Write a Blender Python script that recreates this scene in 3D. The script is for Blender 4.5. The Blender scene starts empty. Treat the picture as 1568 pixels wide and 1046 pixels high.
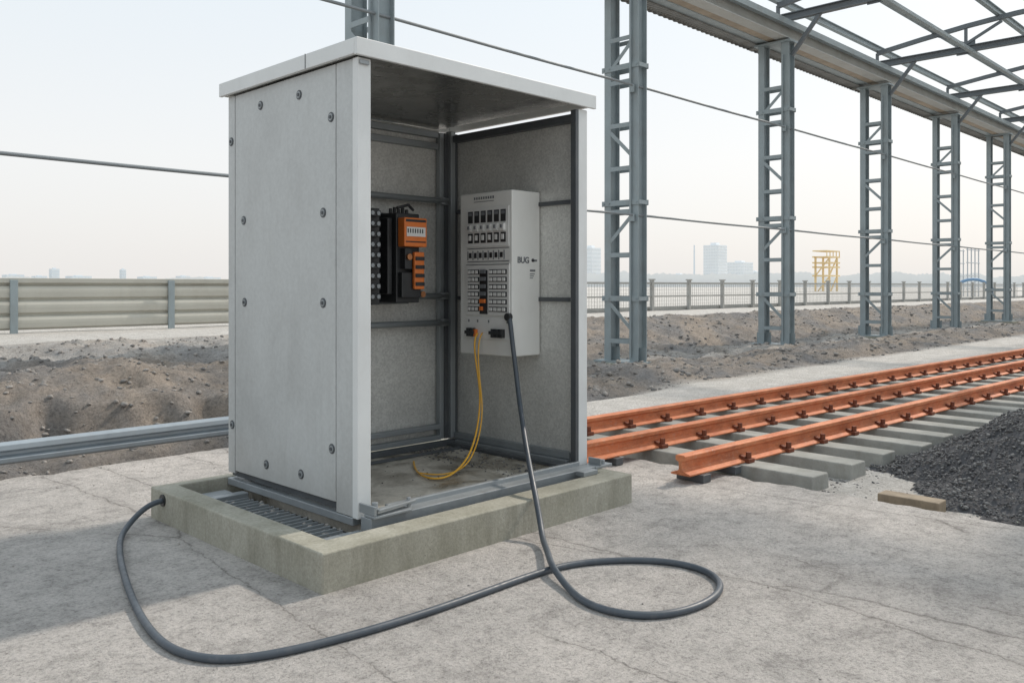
import bpy, math, random
import numpy as np
from mathutils import Vector, Matrix, noise as mn
random.seed(7); rng=np.random.default_rng(7)
S=bpy.context.scene
R=math.radians

# ---------------------------------------------------------------- node helpers
class N:
    def __init__(s,name):
        s.m=bpy.data.materials.new(name); s.m.use_nodes=True
        s.t=s.m.node_tree; s.b=s.t.nodes['Principled BSDF']; s.co=s.t.nodes.new('ShaderNodeTexCoord').outputs['Object']
    def n(s,typ,**k):
        x=s.t.nodes.new(typ)
        for a,b in k.items(): setattr(x,a,b)
        return x
    def l(s,a,b): s.t.links.new(a,b)
    def noise(s,scale,detail=6,rough=.6,co=None,dist=0):
        x=s.n('ShaderNodeTexNoise'); x.inputs['Scale'].default_value=scale; x.inputs['Detail'].default_value=detail
        x.inputs['Roughness'].default_value=rough; x.inputs['Distortion'].default_value=dist
        s.l(co or s.co,x.inputs['Vector']); return x.outputs['Fac']
    def vor(s,scale,feature='F1',co=None,out='Distance'):
        x=s.n('ShaderNodeTexVoronoi',feature=feature); x.inputs['Scale'].default_value=scale
        s.l(co or s.co,x.inputs['Vector']); return x.outputs[out]
    def ramp(s,f,stops):
        x=s.n('ShaderNodeValToRGB'); e=x.color_ramp.elements
        while len(e)<len(stops): e.new(.5)
        for i,(p,c) in enumerate(stops):
            e[i].position=p; e[i].color=(c,c,c,1) if not hasattr(c,'__len__') else (*c,1)
        s.l(f,x.inputs['Fac']); return x.outputs['Color']
    def mix(s,f,a,b,mode='MIX'):
        x=s.n('ShaderNodeMix',data_type='RGBA',blend_type=mode)
        for i,v in ((0,f),(6,a),(7,b)):
            if isinstance(v,(int,float)): x.inputs[i].default_value=v if i==0 else (v,v,v,1)
            elif hasattr(v,'__len__'): x.inputs[i].default_value=(*v,1)
            else: s.l(v,x.inputs[i])
        return x.outputs[2]
    def math(s,op,a,b=0):
        x=s.n('ShaderNodeMath',operation=op)
        for i,v in enumerate((a,b)):
            if isinstance(v,(int,float)): x.inputs[i].default_value=v
            else: s.l(v,x.inputs[i])
        return x.outputs[0]
    def mapping(s,sc):
        x=s.n('ShaderNodeMapping'); x.inputs['Scale'].default_value=sc; s.l(s.co,x.inputs['Vector']); return x.outputs[0]
    def bump(s,h,strength,dist,prev=None):
        x=s.n('ShaderNodeBump'); x.inputs['Strength'].default_value=strength; x.inputs['Distance'].default_value=dist
        s.l(h,x.inputs['Height'])
        if prev is not None: s.l(prev,x.inputs['Normal'])
        return x.outputs['Normal']
    def done(s,col=None,rough=.6,metal=0,normal=None,spec=None):
        def put(nm,v):
            if v is None: return
            i=s.b.inputs[nm]
            if isinstance(v,(int,float)): i.default_value=v
            elif hasattr(v,'__len__'): i.default_value=(*v,1)
            else: s.l(v,i)
        put('Base Color',col); put('Roughness',rough); put('Metallic',metal)
        if normal is not None: s.l(normal,s.b.inputs['Normal'])
        if spec is not None: s.b.inputs['Specular IOR Level'].default_value=spec
        return s.m

def paint(name,c,rough=.5,metal=0.,var=.12,scale=3,dirt=None,dirtamt=.3,bump=.15,bs=60,bd=.002):
    k=N(name)
    a=k.ramp(k.noise(scale,8,.65),[(.3,1-var),(.7,1+var*.4)])
    col=k.mix(1,c,a,'MULTIPLY')
    if dirt:
        f=k.ramp(k.noise(scale*2.3,10,.75,k.mapping((1,1,.45))),[(.5,0),(.75,dirtamt)])
        col=k.mix(f,col,dirt)
    r=k.ramp(k.noise(scale*4,6),[(.3,max(0,rough-.1)),(.7,min(1,rough+.12))])
    return k.done(col,r,metal,k.bump(k.noise(bs,4),bump,bd))

def m_cab():
    k=N('cabinet_paint')
    cloud=k.noise(2.2,9,.7,k.mapping((1,1,.6))); gr=k.noise(45,6,.75); st=k.noise(7,8,.7,k.mapping((1,1,.15)))
    col=k.mix(1,(.50,.52,.52),k.ramp(cloud,[(.3,.84),(.52,1),(.7,1.06)]),'MULTIPLY')
    col=k.mix(1,col,k.ramp(gr,[(.3,.90),(.7,1.06)]),'MULTIPLY')
    col=k.mix(k.ramp(st,[(.52,0),(.72,.35)]),col,(.36,.37,.365))
    sp=k.n('ShaderNodeSeparateXYZ'); k.l(k.co,sp.inputs[0])
    low=k.ramp(k.math('ADD',sp.outputs['Z'],k.math('MULTIPLY',cloud,.25)),[(.28,.30),(.55,0)])   # darker, browner tint low down
    col=k.mix(low,col,(.38,.355,.32))
    return k.done(col,k.ramp(cloud,[(.3,.38),(.7,.6)]),.15,k.bump(k.noise(220,4),.35,.001,k.bump(k.noise(1.6,3),.25,.02)))

def m_slab():
    k=N('concrete_slab_mat')
    big=k.noise(.55,5,.6); mid=k.noise(3.5,8,.7); fine=k.noise(60,6,.75); grit=k.vor(150); med=k.noise(14,8,.8)
    col=k.mix(k.ramp(big,[(.32,0),(.68,1)]),(.41,.39,.37),(.55,.515,.485))
    col=k.mix(1,col,k.ramp(mid,[(.3,.74),(.5,1.0),(.7,1.08)]),'MULTIPLY')
    col=k.mix(1,col,k.ramp(k.noise(1.3,9,.72),[(.30,.80),(.48,1),(.7,1.05)]),'MULTIPLY')
    col=k.mix(1,col,k.ramp(med,[(.32,.72),(.5,1.0),(.7,1.10)]),'MULTIPLY')
    col=k.mix(1,col,k.ramp(fine,[(.3,.48),(.48,.98),(.7,1.18)]),'MULTIPLY')
    col=k.mix(1,col,k.ramp(grit,[(.03,.65),(.2,1.),(.6,1.05)]),'MULTIPLY')
    pit=k.ramp(k.vor(26),[(.04,1),(.11,0)]); pm=k.ramp(k.noise(2.2,3),[(.5,0),(.6,1)])
    pit=k.math('MULTIPLY',pit,pm)
    nz=k.n('ShaderNodeTexNoise'); nz.inputs['Scale'].default_value=3.2; nz.inputs['Detail'].default_value=8; nz.inputs['Roughness'].default_value=.7
    k.l(k.co,nz.inputs['Vector'])
    vm=k.n('ShaderNodeVectorMath',operation='MULTIPLY_ADD'); k.l(nz.outputs['Color'],vm.inputs[0]); vm.inputs[1].default_value=(.16,.16,0); k.l(k.co,vm.inputs[2])
    mp=k.n('ShaderNodeMapping'); mp.inputs['Scale'].default_value=(1.25,.3,0); mp.inputs['Location'].default_value=(.35,.2,0); mp.inputs['Rotation'].default_value=(0,0,.06); k.l(vm.outputs[0],mp.inputs['Vector'])
    cr=k.vor(1.0,'DISTANCE_TO_EDGE',mp.outputs[0])
    crack=k.ramp(cr,[(.0,1),(.0055,0)]); halo=k.ramp(cr,[(.0,1),(.05,0)])
    cm=k.ramp(k.noise(1.1,5,.65),[(.40,0),(.52,1)]); crack=k.math('MULTIPLY',crack,cm); halo=k.math('MULTIPLY',halo,cm)
    col=k.mix(k.math('MULTIPLY',halo,.18),col,(.24,.22,.20))
    col=k.mix(k.math('MULTIPLY',crack,.6),col,(.12,.11,.10))
    col=k.mix(k.math('MULTIPLY',pit,.55),col,(.18,.165,.15))
    b=k.bump(mid,.4,.035); b=k.bump(med,.7,.018,b); b=k.bump(fine,.8,.010,b); b=k.bump(grit,.35,.004,b)
    inv=k.math('SUBTRACT',1,k.math('MAXIMUM',crack,pit)); b=k.bump(inv,.45,.007,b)
    return k.done(col,.92,0,b,.25)

def m_ground():
    k=N('ground_mat')
    at=k.n('ShaderNodeAttribute',attribute_name='pale').outputs['Fac']
    big=k.noise(.9,6,.65); mid=k.noise(5,10,.75); fine=k.noise(40,8,.8)
    a=k.mix(k.ramp(big,[(.38,0),(.60,1)]),(.215,.21,.208),(.305,.262,.222))
    a=k.mix(1,a,k.ramp(mid,[(.3,.66),(.52,1),(.72,1.3)]),'MULTIPLY')
    p=k.mix(k.ramp(mid,[(.35,0),(.65,1)]),(.46,.44,.41),(.62,.60,.57))
    col=k.mix(at,a,p); col=k.mix(1,col,k.ramp(fine,[(.3,.58),(.5,1),(.7,1.2)]),'MULTIPLY')
    b=k.bump(mid,.7,.04); b=k.bump(fine,.7,.012,b)
    return k.done(col,.95,0,b,.2)

def m_gravel(name,c1,c2):
    k=N(name)
    g=k.n('ShaderNodeAttribute',attribute_name='rnd').outputs['Fac']
    col=k.mix(g,c1,c2); col=k.mix(1,col,k.ramp(k.noise(45,6),[(.3,.7),(.7,1.2)]),'MULTIPLY')
    return k.done(col,.93,0,k.bump(k.noise(90,5),.5,.005),.2)

def m_galv():
    k=N('galvanised_sheet_mat')
    v=k.vor(95,out='Color'); sp=k.n('ShaderNodeSeparateColor'); k.l(v,sp.inputs[0])
    f=k.ramp(sp.outputs[0],[(0,.84),(1,1.08)])
    cl=k.ramp(k.noise(2.2,8,.68),[(.3,.78),(.7,1.06)])
    col=k.mix(1,k.mix(1,(.70,.70,.67),f,'MULTIPLY'),cl,'MULTIPLY')
    r=k.ramp(sp.outputs[1],[(0,.30),(1,.55)])
    return k.done(col,r,.35,k.bump(k.noise(150,5,.7),.6,.003,k.bump(k.noise(4,3),.3,.02)))

def m_plinth():
    k=N('cast_concrete_mat')
    st=k.noise(3,8,.7,k.mapping((1,1,.5))); fine=k.noise(70,5,.7)
    col=k.mix(k.ramp(st,[(.35,0),(.65,1)]),(.28,.27,.215),(.43,.415,.355))
    col=k.mix(1,col,k.ramp(fine,[(.3,.8),(.7,1.12)]),'MULTIPLY')
    streak=k.ramp(k.noise(9,6,.7,k.mapping((1,1,.12))),[(.5,0),(.68,.5)])
    col=k.mix(streak,col,(.20,.19,.15))
    pit=k.ramp(k.vor(38),[(.06,1),(.13,0)]); pit=k.math('MULTIPLY',pit,k.ramp(k.noise(6,2),[(.52,0),(.6,1)]))
    col=k.mix(k.math('MULTIPLY',pit,.5),col,(.1,.095,.07))
    b=k.bump(fine,.5,.004,k.bump(st,.3,.01)); b=k.bump(k.math('SUBTRACT',1,pit),.6,.005,b)
    return k.done(col,.85,0,b,.3)

def m_floor():
    k=N('dusty_floor_mat')
    a=k.noise(3.5,7,.65,dist=.6); f=k.noise(50,5,.7)
    col=k.mix(k.ramp(a,[(.42,0),(.58,1)]),(.24,.21,.165),(.56,.52,.45))
    col=k.mix(1,col,k.ramp(f,[(.3,.8),(.7,1.1)]),'MULTIPLY')
    return k.done(col,k.ramp(a,[(.4,.25),(.6,.75)]),0,k.bump(f,.3,.002))

def m_rail():
    k=N('orange_rail_mat')
    a=k.noise(6,9,.75,k.mapping((.5,1,1))); f=k.noise(60,5)
    col=k.mix(k.ramp(a,[(.35,0),(.6,1)]),(.52,.14,.048),(.64,.24,.11))
    col=k.mix(k.ramp(k.noise(9,10,.82,k.mapping((.35,1,1))),[(.47,0),(.64,.7)]),col,(.27,.085,.04))
    col=k.mix(k.ramp(k.noise(25,6,.8),[(.56,0),(.7,.5)]),col,(.48,.37,.30))
    return k.done(col,.66,.05,k.bump(f,.5,.004))

M={}
M['slab']=m_slab(); M['ground']=m_ground(); M['galv']=m_galv(); M['plinth']=m_plinth(); M['floor']=m_floor(); M['rail']=m_rail()
M['gravel']=m_gravel('gravel_mat',(.20,.195,.19),(.40,.37,.34)); M['dgravel']=m_gravel('dark_gravel_mat',(.09,.09,.095),(.24,.238,.235))
M['cab']=m_cab()
M['cabw']=paint('cabinet_light_paint',(.68,.70,.70),.42,.05,.08,2.5,(.48,.48,.46),.3,.2,200,.001)
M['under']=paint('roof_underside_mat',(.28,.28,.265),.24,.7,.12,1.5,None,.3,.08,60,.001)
M['steel']=paint('frame_steel_mat',(.30,.325,.34),.42,.35,.12,6,(.38,.37,.35),.3,.2)
M['dark']=paint('dark_steel_mat',(.10,.11,.12),.5,.3,.2,8,(.18,.17,.15),.3)
M['black']=paint('black_plastic_mat',(.026,.028,.03),.4,0,.2,10)
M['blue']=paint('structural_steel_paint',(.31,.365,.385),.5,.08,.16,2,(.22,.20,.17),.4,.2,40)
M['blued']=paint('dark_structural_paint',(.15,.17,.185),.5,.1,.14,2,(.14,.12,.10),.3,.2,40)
M['tan']=paint('eave_sheet_mat',(.42,.35,.27),.7,.05,.3,3,(.20,.14,.09),.5)
M['skirt']=paint('corrugated_sheet_mat',(.24,.24,.23),.6,.2,.3,3,(.17,.13,.09),.5)
M['lt']=paint('light_girder_mat',(.48,.49,.47),.6,.05,.15,2,(.30,.27,.22),.4)
M['wbeam']=paint('wbeam_mat',(.36,.41,.45),.45,.35,.12,3,(.33,.31,.28),.3)
M['barrier']=paint('barrier_mat',(.54,.53,.47),.65,.05,.12,1,(.36,.33,.28),.4)
M['unit']=paint('unit_paint',(.72,.72,.69),.4,0,.04,4,(.45,.43,.38),.18,.15,250,.0006)
M['unitl']=paint('unit_module_mat',(.70,.70,.68),.4,0,.04,4)
M['label']=paint('label_mat',(.16,.17,.18),.5,0,.1,8)
M['orange']=paint('orange_plastic_mat',(.74,.19,.035),.42,0,.12,12,(.45,.2,.1),.3)
M['yellow']=paint('yellow_cable_mat',(.78,.42,.04),.42,0,.06,8)
M['cable']=paint('cable_rubber_mat',(.065,.08,.098),.45,0,.15,9,(.22,.21,.2),.3,.2,120,.001)
M['wire']=paint('overhead_cable_mat',(.24,.265,.28),.5,.1,.1,6)
M['sleeper']=paint('sleeper_concrete_mat',(.33,.33,.305),.85,0,.3,5,(.18,.165,.13),.6,.5,50,.006)
M['rust']=paint('rusty_clip_mat',(.20,.06,.03),.75,.2,.35,20,(.05,.03,.025),.6)
M['wood']=paint('wood_mat',(.28,.225,.16),.8,0,.3,12,(.12,.1,.07),.6,.5,40,.004)
M['copper']=paint('copper_mat',(.55,.25,.12),.35,.9,.1,10)
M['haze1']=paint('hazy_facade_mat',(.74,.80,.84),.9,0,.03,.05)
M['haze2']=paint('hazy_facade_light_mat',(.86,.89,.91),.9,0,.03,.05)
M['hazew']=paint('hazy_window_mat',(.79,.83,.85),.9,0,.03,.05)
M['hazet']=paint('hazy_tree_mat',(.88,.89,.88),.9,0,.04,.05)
M['crane']=paint('yellow_gantry_mat',(.80,.62,.34),.7,0,.1,1)
M['white']=paint('white_scaffold_mat',(.5,.53,.56),.6,0,.1,1)
M['bluep']=paint('blue_pipe_mat',(.18,.32,.50),.6,0,.1,1)
M['fence']=paint('fence_mat',(.42,.42,.40),.6,.2,.15,3)

# ---------------------------------------------------------------- geometry helpers
class G:
    def __init__(s): s.v=[]; s.f=[]
    def add(s,vs,fs):
        o=len(s.v); s.v+= [tuple(p) for p in vs]; s.f+=[tuple(i+o for i in f) for f in fs]
    def box(s,x0,x1,y0,y1,z0,z1):
        s.add([(x0,y0,z0),(x1,y0,z0),(x1,y1,z0),(x0,y1,z0),(x0,y0,z1),(x1,y0,z1),(x1,y1,z1),(x0,y1,z1)],
              [(3,2,1,0),(4,5,6,7),(0,1,5,4),(1,2,6,5),(2,3,7,6),(3,0,4,7)]); return s
    def prism(s,prof,p0,p1,side,up):
        p0=Vector(p0);p1=Vector(p1);side=Vector(side);up=Vector(up); n=len(prof)
        vs=[p0+side*a+up*b for a,b in prof]+[p1+side*a+up*b for a,b in prof]
        fs=[(i,(i+1)%n,n+(i+1)%n,n+i) for i in range(n)]+[tuple(range(n))[::-1],tuple(range(n,2*n))]
        s.add(vs,fs); return s
    def beam(s,p0,p1,w,h):
        p0=Vector(p0);p1=Vector(p1); d=(p1-p0).normalized()
        u=Vector((0,0,1)) if abs(d.z)<.9 else Vector((0,1,0))
        sd=d.cross(u).normalized(); u=sd.cross(d)
        w/=2;h/=2
        return s.prism([(-w,-h),(w,-h),(w,h),(-w,h)],p0,p1,sd,u)
    def cyl(s,p0,p1,r,n=16,r1=None):
        p0=Vector(p0);p1=Vector(p1); d=(p1-p0).normalized(); r1=r if r1 is None else r1
        u=Vector((0,0,1)) if abs(d.z)<.9 else Vector((0,1,0))
        a=d.cross(u).normalized(); b=a.cross(d)
        vs=[p0+(a*math.cos(2*math.pi*i/n)+b*math.sin(2*math.pi*i/n))*r for i in range(n)]+[p1+(a*math.cos(2*math.pi*i/n)+b*math.sin(2*math.pi*i/n))*r1 for i in range(n)]
        fs=[(i,(i+1)%n,n+(i+1)%n,n+i) for i in range(n)]+[tuple(range(n))[::-1],tuple(range(n,2*n))]
        s.add(vs,fs); return s
    def hbeam(s,p0,p1,w,h,t=.015):
        prof=[(-w/2,-h/2),(w/2,-h/2),(w/2,-h/2+t),(t/2,-h/2+t),(t/2,h/2-t),(w/2,h/2-t),(w/2,h/2),(-w/2,h/2),(-w/2,h/2-t),(-t/2,h/2-t),(-t/2,-h/2+t),(-w/2,-h/2+t)]
        p0=Vector(p0);p1=Vector(p1); d=(p1-p0).normalized(); u=Vector((0,0,1)) if abs(d.z)<.9 else Vector((0,1,0))
        sd=d.cross(u).normalized(); u=sd.cross(d)
        return s.prism(prof,p0,p1,sd,u)
    def obj(s,name,mat,parent=None,bevel=0,smooth=False,seg=2):
        me=bpy.data.meshes.new(name); me.from_pydata(s.v,[],s.f); me.update()
        import bmesh
        bm=bmesh.new(); bm.from_mesh(me); bmesh.ops.recalc_face_normals(bm,faces=bm.faces); bm.to_mesh(me); bm.free()
        me.materials.append(M[mat]); o=bpy.data.objects.new(name,me); S.collection.objects.link(o)
        if smooth:
            for p in me.polygons: p.use_smooth=len(p.vertices)==4
        if bevel:
            b=o.modifiers.new('Bevel','BEVEL'); b.width=bevel; b.segments=seg; b.limit_method='ANGLE'; b.angle_limit=R(40)
        if parent: par(o,parent)
        return o
def par(o,p):
    o.parent=p; o.matrix_parent_inverse=Matrix.Translation(p.location).inverted()
def empty(name,loc):
    e=bpy.data.objects.new(name,None); e.location=loc; e.empty_display_size=.3; S.collection.objects.link(e); return e
def tube(name,pts,r,mat,parent=None):
    cu=bpy.data.curves.new(name,'CURVE'); cu.dimensions='3D'; cu.bevel_depth=r; cu.bevel_resolution=5; cu.resolution_u=12; cu.use_fill_caps=True
    sp=cu.splines.new('NURBS'); sp.points.add(len(pts)-1); sp.order_u=4; sp.use_endpoint_u=True
    for i,p in enumerate(pts): sp.points[i].co=(*p,1)
    cu.materials.append(M[mat]); o=bpy.data.objects.new(name,cu); S.collection.objects.link(o)
    dg=bpy.context.evaluated_depsgraph_get(); me=bpy.data.meshes.new_from_object(o.evaluated_get(dg)); bpy.data.objects.remove(o)
    for p in me.polygons: p.use_smooth=True
    o=bpy.data.objects.new(name,me); S.collection.objects.link(o)
    if not me.materials: me.materials.append(M[mat])
    if parent: par(o,parent)
    return o

# ---------------------------------------------------------------- terrain
def ss(a,b,x):
    t=min(1,max(0,(x-a)/(b-a))); return t*t*(3-2*t)
def hgt(x,y):
    w=ss(6,9.5,x)
    L=.5*ss(6.35,8.9,y)-.20*ss(5.9,6.1,y)*(1-ss(6.25,6.6,y))
    Rr=.50*ss(9.3,11.3,y)+.10*ss(6.3,6.8,y)*(1-ss(7.2,8.0,y))*(.6+.4*math.sin(x*.9))
    z=-.05+L*(1-w)+Rr*w
    rough=ss(6.1,6.7,y)*(1-ss(11.2,12.6,y)); 
    if y>5.9 and y<60 and -20<x<120:
        n=mn.fractal(Vector((x*.9,y*1.1,0)),.9,2.1,5)
        n2=mn.ridged_multi_fractal(Vector((x*2.3,y*2.3,3)),.95,2.1,5,1,2)
        n3=mn.noise(Vector((x*9,y*9,1)))
        z+=rough*(n*.12+(n2-1)*.048+n3*.012)+ (1-rough)*n*.012
        if x<8.5: z+=(1-w)*.23*ss(6.75,6.99,y+mn.noise(Vector((x*1.1,0,5)))*.5+mn.noise(Vector((x*4,0,8)))*.16)*(1-ss(7.3,8.8,y))
    elif 2<y<=5.9 and x>4.6 and x<60:
        z+=mn.fractal(Vector((x*1.5,y*1.5,0)),.9,2.1,4)*.012
    return z
def axis(segs):
    out=[]
    for a,b,st in segs:
        n=max(1,int(round((b-a)/st))); out+=[a+(b-a)*i/n for i in range(n)]
    out.append(segs[-1][1]); return out
xs=axis([(-900,-60,120),(-60,-10,5),(-10,-1,.4),(-1,9,.036),(9,22,.08),(22,45,.2),(45,90,1.5),(90,300,20),(300,2500,200)])
ys=axis([(-900,-60,120),(-60,-4,7),(-4,2,.5),(2,5.8,.16),(5.8,9.5,.036),(9.5,12.8,.08),(12.8,17,.35),(17,60,3),(60,300,20),(300,2500,200)])
nx,ny=len(xs),len(ys)
V=[];P=[]
for y in ys:
    for x in xs:
        V.append((x,y,hgt(x,y)))
        p=max(ss(12.0,12.5,y), (1-ss(5.9,6.35,y))*(1 if x>4.5 else 0))
        if x<10: p=max(p,.42*ss(8.6,9.2,y))
        else: p=max(p,.35*(ss(8.0,8.3,y)*(1-ss(9.0,9.6,y))))
        if x>4.5 and 2.4<y<4.9: p*=.8
        nzv=mn.noise(Vector((x*1.3,y*2.2,9)))*.35
        P.append(min(1,max(0,p+(nzv if .02<p<.99 else 0))))
F=[(j*nx+i,j*nx+i+1,(j+1)*nx+i+1,(j+1)*nx+i) for j in range(ny-1) for i in range(nx-1)]
me=bpy.data.meshes.new('ground'); me.from_pydata(V,[],F); at=me.attributes.new('pale','FLOAT','POINT'); at.data.foreach_set('value',P)
me.materials.append(M['ground']); o=bpy.data.objects.new('ground',me); S.collection.objects.link(o)
for p in me.polygons: p.use_smooth=True

# slab (concrete apron) with slightly broken edges
out=[(-14,-14),(4.86,-14)]
y=-13.5
while y<6.0:
    out.append((4.86+random.uniform(-.015,.02)+(random.uniform(-.05,0) if random.random()<.12 else 0),y)); y+=random.uniform(.06,.14) if y>0 else .6
x=4.84
while x>-2.5:
    out.append((x,6.0+random.uniform(-.02,.02)-(random.uniform(0,.07) if random.random()<.15 else 0))); x-=random.uniform(.06,.14)
out.append((-14,6.0))
g=G(); n=len(out)
g.add([(a,b,0) for a,b in out]+[(a,b,-.28) for a,b in out],[tuple(range(n))]+[(i,n+i,n+(i+1)%n,(i+1)%n) for i in range(n)])
g.obj('concrete_pavement','slab',bevel=.008)

# stones
def stones(name,pos,size,mat,flat=.65):
    t=(1+5**.5)/2
    b=np.array([(-1,t,0),(1,t,0),(-1,-t,0),(1,-t,0),(0,-1,t),(0,1,t),(0,-1,-t),(0,1,-t),(t,0,-1),(t,0,1),(-t,0,-1),(-t,0,1)],float)
    b/=np.linalg.norm(b[0])
    fc=np.array([(0,11,5),(0,5,1),(0,1,7),(0,7,10),(0,10,11),(1,5,9),(5,11,4),(11,10,2),(10,7,6),(7,1,8),(3,9,4),(3,4,2),(3,2,6),(3,6,8),(3,8,9),(4,9,5),(2,4,11),(6,2,10),(8,6,7),(9,8,1)])
    n=len(pos); v=np.repeat(b[None],n,0)*(1+rng.uniform(-.28,.28,(n,12,1)))
    v*=rng.uniform(.6,1.2,(n,1,3))
    q=rng.normal(size=(n,4)); q/=np.linalg.norm(q,axis=1)[:,None]; w,x,y,z=q.T
    Rm=np.stack([1-2*(y*y+z*z),2*(x*y-z*w),2*(x*z+y*w),2*(x*y+z*w),1-2*(x*x+z*z),2*(y*z-x*w),2*(x*z-y*w),2*(y*z+x*w),1-2*(x*x+y*y)],1).reshape(n,3,3)
    v=np.einsum('nij,nkj->nki',Rm,v); v[:,:,2]*=flat
    v=v*np.array(size)[:,None,None]+np.array(pos)[:,None,:]
    f=(fc[None]+12*np.arange(n)[:,None,None]).reshape(-1,3)
    me=bpy.data.meshes.new(name); me.vertices.add(n*12); me.vertices.foreach_set('co',v.reshape(-1))
    me.loops.add(f.size); me.loops.foreach_set('vertex_index',f.reshape(-1)); me.polygons.add(len(f)); me.polygons.foreach_set('loop_start',np.arange(0,f.size,3)); me.polygons.foreach_set('loop_total',np.full(len(f),3))
    me.update(); me.validate()
    a=me.attributes.new('rnd','FLOAT','POINT'); a.data.foreach_set('value',np.repeat(rng.random(n),12))
    me.materials.append(M[mat]); o=bpy.data.objects.new(name,me); S.collection.objects.link(o); return o
pos=[];sz=[]
def rs(a,b,pw=3): return a+(b-a)*random.random()**pw
for i in range(14000):
    x=random.uniform(-1,8);y=random.uniform(6.15,11.8); s=rs(.004,.034,7); pos.append((x,y,hgt(x,y)+s*.15)); sz.append(s)
for i in range(10000):
    x=8+28*random.random()**1.3;y=random.uniform(6.1,12.2); s=rs(.01,.055,6); pos.append((x,y,hgt(x,y)+s*.2)); sz.append(s)
for i in range(4500):
    x=4.9+14*random.random()**1.6;y=random.uniform(2.3,5.2)-.037*(x-4.5); s=rs(.004,.016,3); pos.append((x,y,hgt(x,y)+s*.2)); sz.append(s)
for i in range(320):
    x=random.uniform(-.5,4.8);y=random.choice([random.uniform(.3,5.9),random.uniform(5.3,5.95)]); s=rs(.002,.007,3)
    if 1.84<x<3.87 and 2.85<y<4.49: continue
    pos.append((x,y,s*.3)); sz.append(s)
stones('gravel',pos,sz,'gravel')

# dark gravel pile at the right
def pile(x,y):
    dx=(x-6.75)/1.85; dy=(y-.85)/1.6; d=math.hypot(dx,dy)
    d+=.10*mn.noise(Vector((x*1.4,y*1.4,2)))
    return .72*(1-ss(0,1.05,d))**.95+ (.03*mn.fractal(Vector((x*4,y*4,1)),.9,2.1,4) if d<1 else 0)
g=G(); gx=[4.87+i*.03 for i in range(130)]; gy=[-.9+i*.03 for i in range(120)]
g.v=[(x,y,-.062+pile(x,y)) for y in gy for x in gx]; g.f=[(j*130+i,j*130+i+1,(j+1)*130+i+1,(j+1)*130+i) for j in range(119) for i in range(129)]
gp=empty('gravel_pile',(6.6,.8,0))
at_=g.obj('pile_body','dgravel',gp,smooth=True)
pos=[];sz=[]
for i in range(38000):
    x=random.uniform(4.9,8.6);y=random.uniform(-.8,2.65); h=pile(x,y)
    if h<.012 and random.random()<.95: continue
    s=rs(.004,.013,2.5); pos.append((x,y,-.05+h+s*.15)); sz.append(s)
par(stones('pile_stones',pos,sz,'dgravel',.8),gp)
g=G(); g.box(4.93,5.05,1.62,1.95,-.045,.025); g.obj('timber_block','wood',bevel=.006)

# ---------------------------------------------------------------- track
tr=empty('railway_track',(8,3.5,0))
rot=Matrix.Translation((4.5,0,0))@Matrix.Rotation(math.atan(-.037),4,'Z')@Matrix.Translation((-4.5,0,0))
RY=[2.93,3.62,4.32]
prof=[(-.07,0),(.07,0),(.07,.012),(.022,.028),(.012,.04),(.012,.088),(.034,.1),(.036,.128),(.028,.136),(-.028,.136),(-.036,.128),(-.034,.1),(-.012,.088),(-.012,.04),(-.022,.028),(-.07,.012)]
prof=[(a,b*.9) for a,b in prof]
starts=[4.32,3.98,3.98]
for i,yy in enumerate(RY):
    g=G(); g.prism(prof,(starts[i],yy,.052),(120,yy,.052),(0,1,0),(0,0,1)); o=g.obj(f'rail_{i+1}','rail',tr,bevel=.003); o.data.transform(rot)
g=G(); gc=G(); gb=G(); x=4.98; k=0
while x<110:
    j=random.uniform(-.04,.04); w=.12; a=2.33+j; b=4.85+j
    if x<5.2: a=2.36
    xx=x+random.uniform(-.02,.02)
    g.prism([(-w,-.12),(w,-.12),(w-.02,.05),(-w+.02,.05)],(xx,a,0),(xx,b,0),(1,0,0),(0,0,1))
    if x<30:
        for yy in RY:
            for s in (-1,1):
                c=yy+s*.07
                gc.box(xx-.035,xx+.035,min(c-.03,c+.03),max(c-.03,c+.03),.0505,.078)
                gc.beam((xx-.012,c-s*.01,.08),(xx-.012,yy+s*.022,.092),.035,.014)
                gb.cyl((xx,c+s*.005,.075),(xx,c+s*.005,.118),.018,6)
    x+=.50
for gg,nm,mt,bv in ((g,'sleepers','sleeper',.008),(gc,'rail_clips','rust',.003),(gb,'clip_bolts','rust',0)):
    o=gg.obj(nm,mt,tr,bevel=bv); o.data.transform(rot)
g=G()
for yy,sx in zip(RY,starts):
    g.box(sx+.1,sx+.18,yy-.10,yy+.10,.003,.051); g.box(sx+.45,sx+.52,yy-.10,yy+.10,.003,.051)
o=g.obj('end_chairs','dark',tr,bevel=.003); o.data.transform(rot)

# ---------------------------------------------------------------- plinth
pl=empty('concrete_plinth',(2.85,3.65,0))
g=G()
X0,X1,Y0,Y1=1.86,3.86,2.87,4.47
o8=[(X0,Y0),(X1,Y0),(X1,Y1),(X0,Y1)]; i8=[(X0+.12,Y0+.15),(X1-.1,Y0+.15),(X1-.1,Y1-.07),(X0+.12,Y1-.07)]
vs=[(a,b,-.01) for a,b in o8]+[(a,b,.16) for a,b in o8]+[(a,b,.16) for a,b in i8]+[(a,b,-.01) for a,b in i8]
fs=[]
for i in range(4):
    j=(i+1)%4; fs+=[(i,j,4+j,4+i),(4+i,4+j,8+j,8+i),(8+i,8+j,12+j,12+i)]
g.add(vs,fs); g.obj('curb_ring','plinth',pl,bevel=.008,seg=3)
g=G(); g.box(X0+.125,X1-.105,Y0+.155,Y1-.075,.002,.05); g.obj('pit_bottom','dark',pl)
g=G()
yy=3.20
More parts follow.
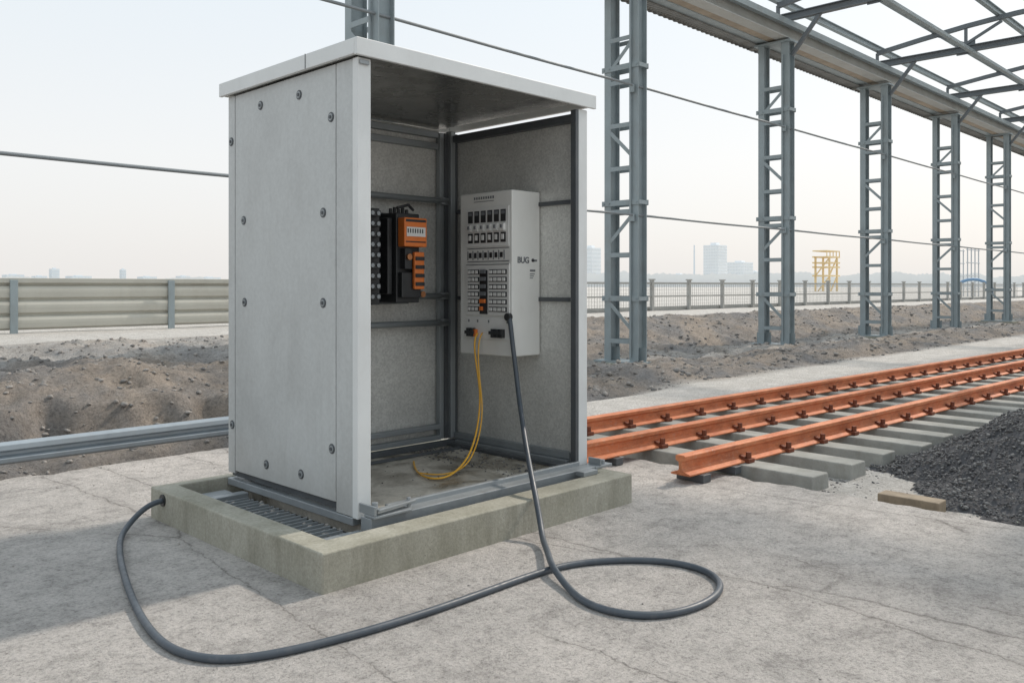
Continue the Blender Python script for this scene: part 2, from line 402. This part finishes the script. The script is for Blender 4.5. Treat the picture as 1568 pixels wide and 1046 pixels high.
while yy<4.12:
    g.box(2.055,2.215,yy,yy+.010,.088,.104); yy+=.05
for i in range(4):
    xx=2.07+i*.044; g.box(xx,xx+.008,3.19,4.12,.080,.0875)
g.obj('pit_grating','steel',pl)
g=G(); g.box(1.983,2.015,3.03,4.38,.09,.125); g.box(2.0155,2.235,4.14,4.20,.09,.12); g.box(2.0155,2.235,3.10,3.16,.09,.12); g.box(2.05,2.2,4.24,4.33,.06,.11)
g.obj('pit_edge_angles','steel',pl,bevel=.003)
pos=[];sz=[]
for i in range(1500):
    s=rs(.006,.017,2); pos.append((random.uniform(2.02,2.24),random.uniform(3.05,4.36),.06+random.random()*.03+s*.3)); sz.append(s)
par(stones('pit_gravel',pos,sz,'gravel'),pl)
g=G(); g.cyl((1.852,4.316,.115),(1.862,4.316,.115),.03,20); g.obj('cable_gland','black',pl)

# ---------------------------------------------------------------- cabinet
cb=empty('electrical_cabinet',(3.04,3.76,.16))
ZB,ZT=.17,2.225
g=G()
g.box(2.25,2.268,3.362,4.312,ZB+.035,ZT-.002); g.obj('left_panel','cab',cb,bevel=.003)
g=G(); g.box(2.25,2.268,4.319,4.39,ZB+.02,ZT-.002); g.box(2.25,2.268,3.222,3.356,ZB-.01,ZT-.002); g.obj('left_edge_strips','cab',cb,bevel=.003)
g=G(); g.box(2.272,2.30,3.225,4.385,ZB,ZT-.004); g.obj('left_inner_skin','dark',cb)
g=G(); g.box(2.243,2.316,3.178,3.219,ZB-.012,ZT-.003); g.obj('front_left_post','cabw',cb,bevel=.004)
g=G(); g.box(2.246,2.30,3.22,4.39,.122,.158); g.obj('left_base_channel','steel',cb,bevel=.003)
B=[(4.043,2.131),(3.673,2.128),(3.397,1.982),(4.355,1.98),(4.22,1.547),(4.21,1.113),(3.463,1.543),(3.463,1.12),(4.345,.45),(3.39,.446),(3.984,.287),(3.655,.288)]
g=G();g2=G();g3=G()
for y,z in B:
    g.cyl((2.2475,y,z),(2.251,y,z),.0235,20); g2.cyl((2.244,y,z),(2.2474,y,z),.0165,20); g3.cyl((2.240,y,z),(2.2439,y,z),.009,6)
g.obj('bolt_recesses','dark',cb); g2.obj('bolt_washers','steel',cb); g3.obj('bolt_heads','dark',cb)
# roof
g=G(); 
g.box(2.215,3.885,3.145,3.165,2.222,2.30); g.box(2.215,2.235,3.1655,4.43,2.228,2.2995); g.box(3.865,3.885,3.1655,4.43,2.235,2.2995); g.box(2.2355,3.8645,4.41,4.43,2.235,2.2995)
g.obj('roof_fascia','cabw',cb,bevel=.003)
g=G(); g.box(2.2355,3.8645,3.1655,4.4095,2.278,2.298); g.obj('roof_deck','cab',cb)
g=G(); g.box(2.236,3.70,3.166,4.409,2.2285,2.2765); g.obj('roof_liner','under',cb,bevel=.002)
g=G(); g.box(2.213,2.2145,3.56,3.564,2.228,2.30); g.obj('roof_seam','dark',cb)
# right wall
g=G(); g.box(3.795,3.832,3.245,4.345,.175,2.165); g.obj('right_panel','galv',cb,bevel=.002)
g=G(); g.box(3.765,3.842,3.178,3.24,ZB,2.212); g.obj('front_right_post','cabw',cb,bevel=.004)
g=G(); g.box(3.738,3.764,3.176,3.215,ZB+.01,2.205); g.box(3.745,3.794,3.216,4.24,2.14,2.185); g.obj('door_seal','dark',cb,bevel=.002)
g=G()
for z in (1.687,1.12): g.box(3.775,3.7945,3.245,4.24,z-.012,z+.012)
g.obj('right_wall_ribs','dark',cb,bevel=.002)
g=G(); g.box(3.76,3.7945,3.245,4.24,.20,.24); g.box(3.73,3.7945,3.245,4.24,.167,.198); g.obj('right_bottom_rail','steel',cb,bevel=.003)
# back wall
g=G(); g.box(2.302,3.70,4.325,4.345,.19,2.224); g.box(3.70,3.794,4.328,4.345,.19,2.165); g.obj('back_panel','galv',cb)
g=G()
g.box(3.665,3.70,4.275,4.315,.2,2.2); g.obj('back_frame_upright','steel',cb,bevel=.004)
g=G(); g.box(3.735,3.775,4.245,4.30,.2,2.215); g.obj('corner_post','steel',cb,bevel=.004)
g=G(); g.box(3.7765,3.7935,4.245,4.30,.2,2.2); g.box(3.7005,3.734,4.27,4.30,.2,2.2); g.obj('corner_gap_shade','dark',cb,bevel=.002)  # dark strips standing in for the shaded gaps either side of the post
g=G()
for z in (2.11,2.185): g.box(2.302,3.664,4.285,4.322,z-.02,z+.02)
for z in (.215,.285): g.box(2.302,3.664,4.26,4.30,z-.016,z+.016)
g.obj('back_cross_rails','steel',cb,bevel=.004)
g=G()
for z in (1.75,1.135,.962): g.cyl((2.302,4.24,z),(3.70,4.24,z),.019)
for z in (1.75,1.135,.962): g.box(3.64,3.70,4.225,4.274,z-.022,z+.022)
g.obj('equipment_rails','steel',cb,smooth=True)
# floor and sill
g=G(); g.box(2.305,3.755,3.17,4.325,.055,.166); g.obj('cabinet_floor','floor',cb,bevel=.003)
g=G(); g.box(2.25,3.86,3.085,3.165,.10,.178); g.box(2.40,3.76,3.1651,3.19,.1665,.20); g.obj('front_sill','steel',cb,bevel=.004)
g=G(); g.box(2.305,3.75,4.20,4.245,.167,.20); g.box(3.66,3.70,3.2,4.19,.167,.187); g.box(2.305,3.659,4.06,4.085,.1665,.182); g.obj('floor_frame','dark',cb,bevel=.003)
# hinge brackets
g=G(); g.box(2.25,2.46,3.06,3.14,.179,.192); g.box(2.25,2.262,3.06,3.176,.1925,.235); g.beam((2.27,3.07,.215),(2.50,3.10,.215),.03,.012); g.cyl((2.28,3.1,.19),(2.28,3.1,.245),.014); g.cyl((2.47,3.1,.19),(2.47,3.1,.235),.010)
g.box(3.80,3.95,3.08,3.15,.161,.176); g.box(3.84,3.852,3.08,3.17,.1765,.215); g.cyl((3.90,3.11,.17),(3.90,3.11,.20),.012)
g.box(3.60,3.72,3.0,3.06,.161,.186)
g.box(2.25,2.30,3.166,3.177,2.19,2.21); g.obj('hinge_brackets','steel',cb,bevel=.003)
pos=[];sz=[]
for i in range(300):
    s=rs(.003,.011,2); pos.append((random.uniform(3.3,3.72),random.uniform(3.25,4.2) if random.random()<.6 else random.uniform(4.0,4.2),.166+s*.3)); sz.append(s)
for i in range(60):
    s=rs(.003,.008,2); pos.append((random.uniform(2.4,3.7),random.uniform(3.25,4.2),.166+s*.3)); sz.append(s)
par(stones('floor_debris',pos,sz,'dgravel'),cb)

# ---------------------------------------------------------------- control unit on right wall
cu=empty('power_control_unit',(3.67,3.72,1.27))
ux,uy0,uy1,uz0,uz1=3.55,3.50,3.95,.787,1.76
g=G(); g.box(ux,3.79,uy0,uy1,uz0,uz1); g.obj('housing','unit',cu,bevel=.008,seg=3)
def uy(u): return 3.5+(785-u)*.00559
def uz(v,u=745): 
    d=3.55/(.712+.702*(u-784)/1316); return 1.2-(v-438)*d/1316
def fr(g,u0,u1,v0,v1,t0,t1): # front (-X) facing block in face coordinates
    g.box(ux-t1,ux-t0,uy(u1),uy(u0),uz(v1),uz(v0))
gd=G();gl=G();go=G();gs=G();gk=G()
fr(gl,715,781,318,378,.0005,.006)
for i in range(6):
    a=719+i*10.1; fr(gd,a,a+7.6,323,341,.0062,.010); fr(gs,a+1,a+6.4,325,330,.0102,.013)
    fr(gd,a,a+7.6,357,372,.0062,.010); fr(gl,a+.8,a+6.8,344,354.5,.0062,.022); fr(gs,a+2.6,a+5,346,351,.0222,.030)
    fr(gl,a+2,a+5.6,360,368,.0102,.016)
for i in range(8):
    a=717+i*8; fr(gs,a,a+1.3,384,398,.0005,.004)
    if i<7: fr(gd,a+2.5,a+6.5,387,395,.0005,.005)
fr(gs,717,781,380,381.2,.0005,.004); fr(gs,717,781,400,401.2,.0005,.004)
fr(gl,716,782,405,483,.0005,.008)
fr(gd,738,750,414,481,.0082,.013)
for r in range(6):
    v=413+r*11.3
    fr(gd,719,737,v,v+7.6,.0082,.012); fr(gd,752,779,v,v+7.6,.0082,.012)
    for c in range(3): fr(gl,720+c*5.7,724+c*5.7,v+1.3,v+6.4,.0122,.018)
    for c in range(4): fr(gl,753+c*6.5,757.8+c*6.5,v+1.3,v+6.4,.0122,.018)
    if r in (4,5): fr(go,740,744 if r%2 else 748,v,v+6,.0132,.026)
    else: fr(gs,740,748,v,v+6,.0132,.022)
fr(gs,716,782,405,406.2,.0082,.011)
fr(gl,716,782,486,520,.0005,.005)
for a in (720,726,758,764,771): fr(gk,a,a+4.5,503,516,.0055,.03)
fr(gk,719,733,507,512,.031,.04)
fr(gk,757,776,506,511,.031,.042)
fr(go,731,734,505,516,.0055,.028)
for a in (719,733,750,778): fr(gs,a,a+2,490,494,.0055,.008)
for i in range(9): fr(gs,727+i*3.6,729.4+i*3.6,301,305,.0003,.002)
fr(gs,727,758,308,309,.0003,.002)
for g_,n_,m_ in ((gd,'recess_windows','black'),(gl,'breaker_modules','unitl'),(go,'orange_terminals','orange'),(gs,'trim_lines','label'),(gk,'connectors','black')):
    g_.obj(n_,m_,cu,bevel=.0012,seg=1)
g=G(); g.box(3.70,3.745,uy0-.002,uy0-.0003,1.285,1.297)
for i in range(3): g.box(3.70,3.74-.008*i,uy0-.002,uy0-.0003,1.268-.012*i,1.273-.012*i)
g.obj('rating_label','label',cu)
tc=bpy.data.curves.new('logo','FONT'); tc.body='BUG'; tc.size=.050; tc.extrude=.001; tc.materials.append(M['label']); tc.offset=.0012
to=bpy.data.objects.new('logo',tc); S.collection.objects.link(to); to.location=(3.592,uy0-.002,1.335); to.rotation_euler=(R(90),0,0)
bpy.context.view_layer.update(); par(to,cu)
g=G(); g.box(3.715,3.76,uy0-.003,uy0-.0003,1.345,1.356); g.cyl((3.725,uy0-.003,1.352),(3.725,uy0-.0003,1.352),.011); g.obj('logo_mark','label',cu)
tube('yellow_wire_1',[(3.53,3.77,.915),(3.49,3.77,.89),(3.50,3.745,.70),(3.50,3.71,.55),(3.43,3.66,.38),(3.30,3.58,.25),(3.12,3.50,.185),(2.96,3.45,.178),(2.93,3.58,.178),(3.05,3.78,.178),(3.16,3.92,.178)],.0055,'yellow',cu)
tube('yellow_wire_2',[(3.53,3.73,.92),(3.49,3.73,.88),(3.48,3.71,.68),(3.49,3.68,.5),(3.42,3.63,.34),(3.27,3.55,.21),(3.12,3.52,.175),(3.02,3.56,.175),(3.0,3.68,.175)],.004,'yellow',cu)
z=.0135
path=[(3.54,3.515,1.02),(3.525,3.49,1.0),(3.53,3.48,.88),(3.53,3.45,.72),(3.50,3.40,.58),(3.336,3.2,.41),(3.187,3.02,.29),(3.06,2.86,.19),(3.0,2.77,.08),(2.92,2.68,.025),(2.78,2.52,.04),
(2.66,2.40,.046),(2.57,2.24,.018),(2.49,2.09,z),(2.475,1.95,z),(2.54,1.81,z),(2.698,1.745,z),(2.87,1.745,z),(3.02,1.80,z),(3.12,1.915,z),(3.135,2.07,z),(3.05,2.225,z),(2.862,2.375,z),(2.684,2.42,z),(2.441,2.421,z),(2.156,2.412,z),(1.861,2.42,z),(1.611,2.45,z),(1.40,2.50,z),
(1.27,2.585,z),(1.21,2.757,z),(1.235,3.0,z),(1.31,3.323,z),(1.43,3.736,z),(1.54,4.05,z),(1.62,4.22,.02),(1.72,4.30,.07),(1.80,4.316,.113),(1.865,4.316,.115),(1.9,4.316,.115)]
tube('power_cable',path,.0138,'cable')
g=G(); g.cyl((3.548,3.515,1.02),(3.52,3.515,1.02),.022); g.obj('cable_socket','black',cu)

# ---------------------------------------------------------------- breaker assembly on rails
br=empty('circuit_breaker_assembly',(3.1,4.1,1.36))
g=G(); g.box(2.80,3.34,4.19,4.205,1.09,1.64); g.obj('mounting_plate','dark',br,bevel=.003)
g=G(); g.box(3.11,3.285,4.02,4.189,1.10,1.63); g.box(3.07,3.105,4.05,4.189,1.15,1.60); g.box(3.125,3.27,3.985,4.019,1.13,1.28); g.obj('breaker_body','black',br,bevel=.006)
g=G(); g.box(3.12,3.29,3.955,4.019,1.43,1.60); g.box(3.20,3.275,3.96,3.984,1.18,1.40) ; g.obj('orange_covers','orange',br,bevel=.006)
g=G(); g.box(3.135,3.275,3.951,3.9548,1.49,1.545); g.obj('breaker_label','unitl',br)
g=G()
for i in range(7): g.box(3.14+i*.018,3.148+i*.018,3.949,3.9508,1.51,1.535)
g.box(3.13,3.28,3.952,3.9549,1.455,1.462); g.box(3.13,3.28,3.952,3.9549,1.575,1.59)
for i in range(4): g.box(3.205,3.27,3.952,3.9599,1.2+i*.05,1.222+i*.05)
g.box(3.14,3.19,3.975,4.018,1.30,1.42)
g.obj('breaker_details','black',br,bevel=.001)
g=G(); g.cyl((3.165,3.96,1.37),(3.165,3.985,1.37),.018); g.cyl((3.30,4.05,1.15),(3.30,4.0,1.15),.018); g.obj('terminal_screws','copper',br)
g=G(); g.box(2.86,3.02,4.06,4.189,1.09,1.65)
for i in range(9):
    zz=1.12+i*.06; g.box(2.87,3.0,4.02,4.0595,zz,zz+.035); g.cyl((2.86,4.1,zz+.018),(2.835,4.1,zz+.018),.016)
for i in range(5): g.cyl((3.13+i*.03,4.1,1.63),(3.13+i*.03,4.1,1.66+.01*(i%2)),.011)
g.cyl((3.10,4.0,1.655),(3.20,4.02,1.68),.009); g.cyl((3.20,4.02,1.68),(3.30,4.1,1.66),.009)
g.obj('terminal_block','black',br,bevel=.003)
g=G()
for i in range(9):
    zz=1.12+i*.06; 
    for q in range(3): g.cyl((2.895+q*.042,4.021,zz+.018),(2.895+q*.042,4.012,zz+.018),.012)
g.obj('terminal_bolts','steel',br)

# ---------------------------------------------------------------- lattice columns
CX=[6.2+5.1*i for i in range(10)]
def colmesh(h=6.15):
    g=G()
    for s in (-1,1):
        yc=s*.265; hw=.085 if s<0 else .065
        g.box(-.12,-.106,yc-hw,yc+hw,0,h); g.box(.106,.12,yc-hw,yc+hw,0,h); g.box(-.1058,.1058,yc-.008,yc+.008,0,h)
    z=.35;i=0
    while z<h-.3:
        for x in (-.127,.127):
            g.beam((x,-.2,z),(x,.2,z),.011,.07)
            if i%2==0 and x<0: 
                a,b=(-.2,.2) if i%4 else (.2,-.2)
                g.beam((x+.003,a,z+.60),(x+.003,b,z+.22),.012,.06)
        z+=.70;i+=1
    return g
gcol=colmesh()
gpl=G(); gpl.box(-.24,.24,-.46,.46,.0,.03); gpl.box(-.17,.17,-.40,.40,6.152,6.19)
for z in (1.0,2.55,4.75):
    gpl.box(-.138,-.1215,-.37,.37,z,z+.085); gpl.box(.1215,.138,-.37,.37,z,z+.085); gpl.box(-.13,.13,-.37,-.352,z+.01,z+.075)
for s in (-1,1): gpl.box(-.004,.004,s*.265-.16,s*.265+.16,.0305,.25)
gft=G(); gft.box(-.32,.32,-.52,.52,-.4,0.0)
gsc=G()
gsc.cyl((-.15,-.22,.1),(-.15,-.22,5.9),.018); gsc.box(-.19,-.141,-.30,-.24,2.28,2.40); gsc.box(-.19,-.141,-.30,-.24,4.34,4.46)
for z in (1.0,2.55,4.75):
    for yb in (-.33,-.22,.22,.33): gsc.cyl((-.139,yb,z+.042),(-.152,yb,z+.042),.016,6)
first=None
for i,x in enumerate(CX):
    zb=hgt(x,8.55)+.03
    e=empty('steel_lattice_column' ,(x,8.55,zb))
    if first is None:
        ch=[gcol.obj('lattice_legs','blue',None,bevel=0),gpl.obj('plates','blue',None,bevel=.002),gft.obj('footing','plinth',None),gsc.obj('conduit','blue')]
        first=[c.data for c in ch]
        for c in ch: c.parent=e
    else:
        for d in first:
            c=bpy.data.objects.new(d.name,d); S.collection.objects.link(c); c.parent=e

# ---------------------------------------------------------------- canopy
cp=empty('canopy_frame',(25,4.5,6.2))
ZE=6.22
g=G(); g.hbeam((4.5,8.36,ZE+.17),(56,8.36,ZE+.17),.26,.34,.02); g.obj('crane_girder','lt',cp)
g=G(); g.hbeam((4.5,8.80,ZE+.12),(56,8.80,ZE+.12),.2,.24,.02); g.box(4.5,56,8.13,8.225,ZE+.20,ZE+.32); g.obj('eave_girder','blue',cp)
g=G(); g.box(4.5,56,8.51,8.69,ZE+.01,ZE+.03); g.obj('eave_soffit','tan',cp)
g=G()
x=4.5
while x<50:
    g.box(x,x+.05,8.92,9.12,ZE-.02,ZE+.0); x+=.09
g.box(4.5,50,8.90,8.919,ZE-.03,ZE+.07); g.box(4.5,50,9.121,9.14,ZE-.03,ZE+.07)
for x in CX: g.box(x-.03,x+.03,8.2,9.15,ZE-.075,ZE-.032)
g.obj('cable_tray','skirt',cp)
g=G(); vs=[];fs=[];n=0
x=4.5
while x<46:
    a=.018*math.sin(x*2*math.pi/.16); vs+=[(x,9.17+a,ZE-.06),(x,9.17+a,ZE+.20)]; x+=.04; n+=1
fs=[(2*i,2*i+2,2*i+3,2*i+1) for i in range(n-1)]; g.add(vs,fs); g.obj('corrugated_skirt','skirt',cp)
g=G()
YA,YB=8.5,.4
def arc(y): t=(YA-y)/(YA-YB); return ZE+.72+.35*math.sin(math.pi*t)
for x in CX[1:]:
    g.hbeam((x,8.85,ZE+.44),(x,.1,ZE+.44),.13,.15,.018)
    yy=[YA-(YA-YB)*i/8 for i in range(9)]
    for a,b in zip(yy,yy[1:]): g.beam((x,a,arc(a)),(x,b,arc(b)),.09,.10)
    for i,a in enumerate(yy):
        if i%2==0: g.beam((x,a,ZE+.5),(x,a,arc(a)),.06,.06)
    for a in (yy[2],yy[4],yy[6]):
        g.beam((x,a-.75,arc(a)-.03),(x,a,ZE+.56),.05,.06); g.beam((x,a+.75,arc(a)-.03),(x,a,ZE+.56),.05,.06)
        g.box(x-.006,x+.006,a-.2,a+.2,ZE+.32,ZE+.62)
    g.beam((x,8.2,ZE-.35),(x,7.6,ZE+.38),.07,.07)
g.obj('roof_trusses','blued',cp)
g=G()
for y in [YA-(YA-YB)*i/6 for i in range(7)]:
    g.hbeam((CX[1]-.4,y,arc(y)+.12),(56,y,arc(y)+.12),.10,.14,.014)
for y in (6.3,3.6): g.beam((CX[1]-.4,y,ZE+.33),(56,y,ZE+.33),.09,.07)
g.obj('purlins','blue',cp)
for x in CX[1:]:
    e=empty('steel_lattice_column',(x,.4,-.02))
    for d in first:
        c=bpy.data.objects.new(d.name,d); S.collection.objects.link(c); c.parent=e

def sag(name,y,z,r,s):
    pts=[(-14,y,z)]
    for a,b in zip([1.1-10.2,1.1-5.1,1.1]+CX,[1.1-5.1,1.1]+CX):
        m=(a+b)/2; pts+=[(a,y,z),(m,y,z-s)]
    pts.append((CX[-1],y,z)); tube(name,pts,r,'wire')
sag('overhead_cable',8.27,4.42,.02,.03); sag('overhead_cable',8.27,2.345,.019,.025)

# ---------------------------------------------------------------- guard barrier + fence
gb_=empty('guardrail',(4,15.1,.45))
zb=.45
pts=[]
for i in range(3):
    b=.06+i*.24
    pts+=[(-.02,b),(-.075,b+.03),(-.085,b+.11),(-.085,b+.15),(-.07,b+.20),(-.02,b+.225)]
pts+=[(-.02,.79),(-.09,.80),(-.095,.87),(.05,.875),(.05,.05)]
g=G(); g.prism(pts,(-14,15.1,zb),(13,15.1,zb),(0,1,0),(0,0,1)); g.obj('rail_panels','barrier',gb_)
g=G()
x=4.1-2.5*7
while x<13.2: g.box(x-.055,x+.055,14.96,15.0,zb-.1,zb+.845); x+=2.5
g.obj('posts','blue',gb_,bevel=.005)
fe=empty('mesh_fence',(35,15.1,.45))
g=G(); gw=G()
x=13.3
while x<90:
    g.box(x-.05,x+.05,15.06,15.16,zb-.1,zb+.92); g.box(x-.07,x+.07,15.03,15.19,zb+.92,zb+.96); x+=2.0
g.box(13.3,90,15.09,15.13,zb+.80,zb+.86); g.box(13.3,90,15.09,15.13,zb+.42,zb+.46)
x=13.3
while x<60: gw.box(x-.004,x+.004,15.106,15.114,zb+.04,zb+.80); x+=.12
for i in range(7): gw.box(13.3,90,15.1,15.105,zb+.08+i*.11,zb+.086+i*.11)
g.box(13.3,90,15.2,15.32,zb-.1,zb+.12)
g.obj('posts_and_rails','fence',fe); gw.obj('wire_mesh','fence',fe)

we=empty('steel_crash_beam',(1.5,6.2,.1))
wp=[(-.02,0),(-.055,.015),(-.06,.045),(-.015,.06),(-.015,.08),(-.06,.095),(-.055,.13),(-.02,.145),(-.005,.145),(-.005,0)]
g=G(); g.prism(wp,(-6,6.2,.055),(5.2,6.2,.055),(0,1,0),(0,0,1)); g.obj('beam','wbeam',we,bevel=.004)
g=G()
for x in (-4.,-1.6,.9,3.4,5.0): g.box(x-.04,x+.04,6.197,6.26,-.35,.17)
g.obj('stub_posts','steel',we)

# ---------------------------------------------------------------- distance
def block(cx,cy,w,dp,h,mat,floors=0):
    e=empty('apartment_block',(cx,cy,0))
    g=G(); g.box(cx-w/2,cx+w/2,cy-dp/2,cy+dp/2,0,h); g.box(cx-w*.2,cx+w*.15,cy-dp*.2,cy+dp*.2,h,h+h*.06); g.obj('walls',mat,e)
    if floors:
        g=G(); fh=h/floors; 
        for i in range(floors):
            n=6
            for j in range(n):
                t=cx-w/2+w*(j+.2)/n; g.box(t,t+w/n*.6,cy-dp/2-.25,cy-dp/2-.02,i*fh+fh*.3,i*fh+fh*.75)
                t=cy-dp/2+dp*(j+.2)/n; g.box(cx-w/2-.25,cx-w/2-.02,t,t+dp/n*.6,i*fh+fh*.3,i*fh+fh*.75)
        g.obj('windows','hazew',e)
def P_(u,d): k=(u-784)/1316; return ((.712+.702*k)*d,(.702-.712*k)*d)
def place(bearing_u,d,wpx,htop,mat,fl=0):
    x,y=P_(bearing_u,d); w=wpx/1316*d/1.4; block(x,y,w,w,1.2+htop/1316*d,mat,fl)
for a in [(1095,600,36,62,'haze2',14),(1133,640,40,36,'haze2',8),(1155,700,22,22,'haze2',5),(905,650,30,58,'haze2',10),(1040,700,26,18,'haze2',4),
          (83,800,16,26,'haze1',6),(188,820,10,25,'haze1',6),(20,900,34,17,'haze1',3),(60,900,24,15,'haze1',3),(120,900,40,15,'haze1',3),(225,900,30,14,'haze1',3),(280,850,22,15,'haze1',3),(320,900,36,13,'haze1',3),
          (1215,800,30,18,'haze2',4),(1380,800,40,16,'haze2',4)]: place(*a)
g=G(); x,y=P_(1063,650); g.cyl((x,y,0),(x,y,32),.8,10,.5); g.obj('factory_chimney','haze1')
g=G(); vs=[];n=0
for i in range(700):
    u=-200+i*3.2; x,y=P_(u,560)
    hh=5.0+3.2*mn.fractal(Vector((u*.012,0,0)),.8,2,5)+1.1*random.random()
    if u>850: hh+=3.5
    vs+=[(x,y,0),(x,y,max(1.5,hh))]; n+=1
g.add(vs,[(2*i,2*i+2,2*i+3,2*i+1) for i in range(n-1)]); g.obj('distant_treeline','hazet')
e=empty('yellow_gantry',(*P_(1265,120),0)); g=G(); x,y=P_(1265,120)
for sx in (-1.2,1.2):
    for sy in (-1,1): g.beam((x+sx,y+sy,0),(x+sx,y+sy,5.2),.22,.22)
for z in (2.6,3.8,4.4,5.2):
    for sy in (-1,1): g.beam((x-2.0,y+sy,z),(x+2.0,y+sy,z),.2,.2)
    for sx in (-1.2,1.2): g.beam((x+sx,y-1,z),(x+sx,y+1,z),.2,.2)
for z in (0,2.6): g.beam((x-1.2,y-1,z),(x+1.2,y-1,z+2.5),.14,.14); g.beam((x-1.2,y+1,z),(x-1.2,y-1,z+2.5),.14,.14)
for sx in (-2,-1,0,1,2): g.beam((x+sx,y-1,5.2),(x+sx,y-1,6.0),.1,.1)
g.box(x-2.1,x+2.1,y-1.02,y+1.02,5.95,6.1); g.obj('frame','crane',e)
x,y=P_(1490,60); e=empty('scaffold_tower',(x,y,0)); g=G()
for i in range(4):
    for j in range(2): g.cyl((x-1.2+i*.8,y+j,0),(x-1.2+i*.8,y+j,3.8),.04,6)
for z in (1,1.9,2.8,3.7):
    for j in range(2): g.cyl((x-1.4,y+j,z),(x+1.4,y+j,z),.04,6)
g.obj('tubes','white',e)
x,y=P_(1490,52); e=empty('pipe_arch',(x,y,0)); g=G(); pr=None
for i in range(13):
    a=math.pi*i/12; p=(x-1.3*math.cos(a)*.7,y+1.3*math.cos(a)*.7,.6+1.0*math.sin(a))
    if pr: g.cyl(pr,p,.09,8)
    pr=p
g.obj('arch','bluep',e)

# ---------------------------------------------------------------- light, sky, camera
az=R(-4); el=R(42)
sv=Vector((math.cos(az)*math.cos(el),math.sin(az)*math.cos(el),math.sin(el)))
sl=bpy.data.lights.new('sun','SUN'); sl.energy=2.9; sl.angle=R(2.5); sl.color=(1,.90,.79)
so=bpy.data.objects.new('sun',sl); S.collection.objects.link(so); so.rotation_euler=sv.to_track_quat('Z','Y').to_euler(); so.location=sv*40
w=bpy.data.worlds.new('World'); S.world=w; w.use_nodes=True; t=w.node_tree; bg=t.nodes['Background']
sk=t.nodes.new('ShaderNodeTexSky'); sk.sky_type='NISHITA'; sk.sun_disc=False; sk.sun_elevation=el; sk.sun_rotation=R(90)-az
sk.dust_density=4; sk.air_density=1.0; sk.ozone_density=1
tcn=t.nodes.new('ShaderNodeTexCoord'); sx=t.nodes.new('ShaderNodeSeparateXYZ'); t.links.new(tcn.outputs['Generated'],sx.inputs[0])
rp=t.nodes.new('ShaderNodeValToRGB'); e=rp.color_ramp.elements; e[0].position=0; e[0].color=(.94,.915,.89,1); e[1].position=.42; e[1].color=(.83,.925,.985,1)
q=e.new(.14); q.color=(.965,.97,.965,1)
t.links.new(sx.outputs['Z'],rp.inputs['Fac'])
ml=t.nodes.new('ShaderNodeVectorMath'); ml.operation='SCALE'; ml.inputs['Scale'].default_value=11.0; t.links.new(rp.outputs['Color'],ml.inputs[0])
mx=t.nodes.new('ShaderNodeMix'); mx.data_type='RGBA'; mx.inputs[0].default_value=.8
t.links.new(sk.outputs[0],mx.inputs[6]); t.links.new(ml.outputs[0],mx.inputs[7]); t.links.new(mx.outputs[2],bg.inputs[0]); bg.inputs[1].default_value=.1
cam=bpy.data.cameras.new('Camera'); co=bpy.data.objects.new('Camera',cam); S.collection.objects.link(co); S.camera=co
cam.sensor_width=36; cam.lens=1316/1568*36; cam.shift_y=-85/1568; cam.clip_start=.05; cam.clip_end=5000
co.location=(0,0,1.2); co.rotation_euler=(R(90),0,R(-45.4))
S.view_settings.view_transform='Standard'; S.view_settings.look='None'; S.view_settings.exposure=0
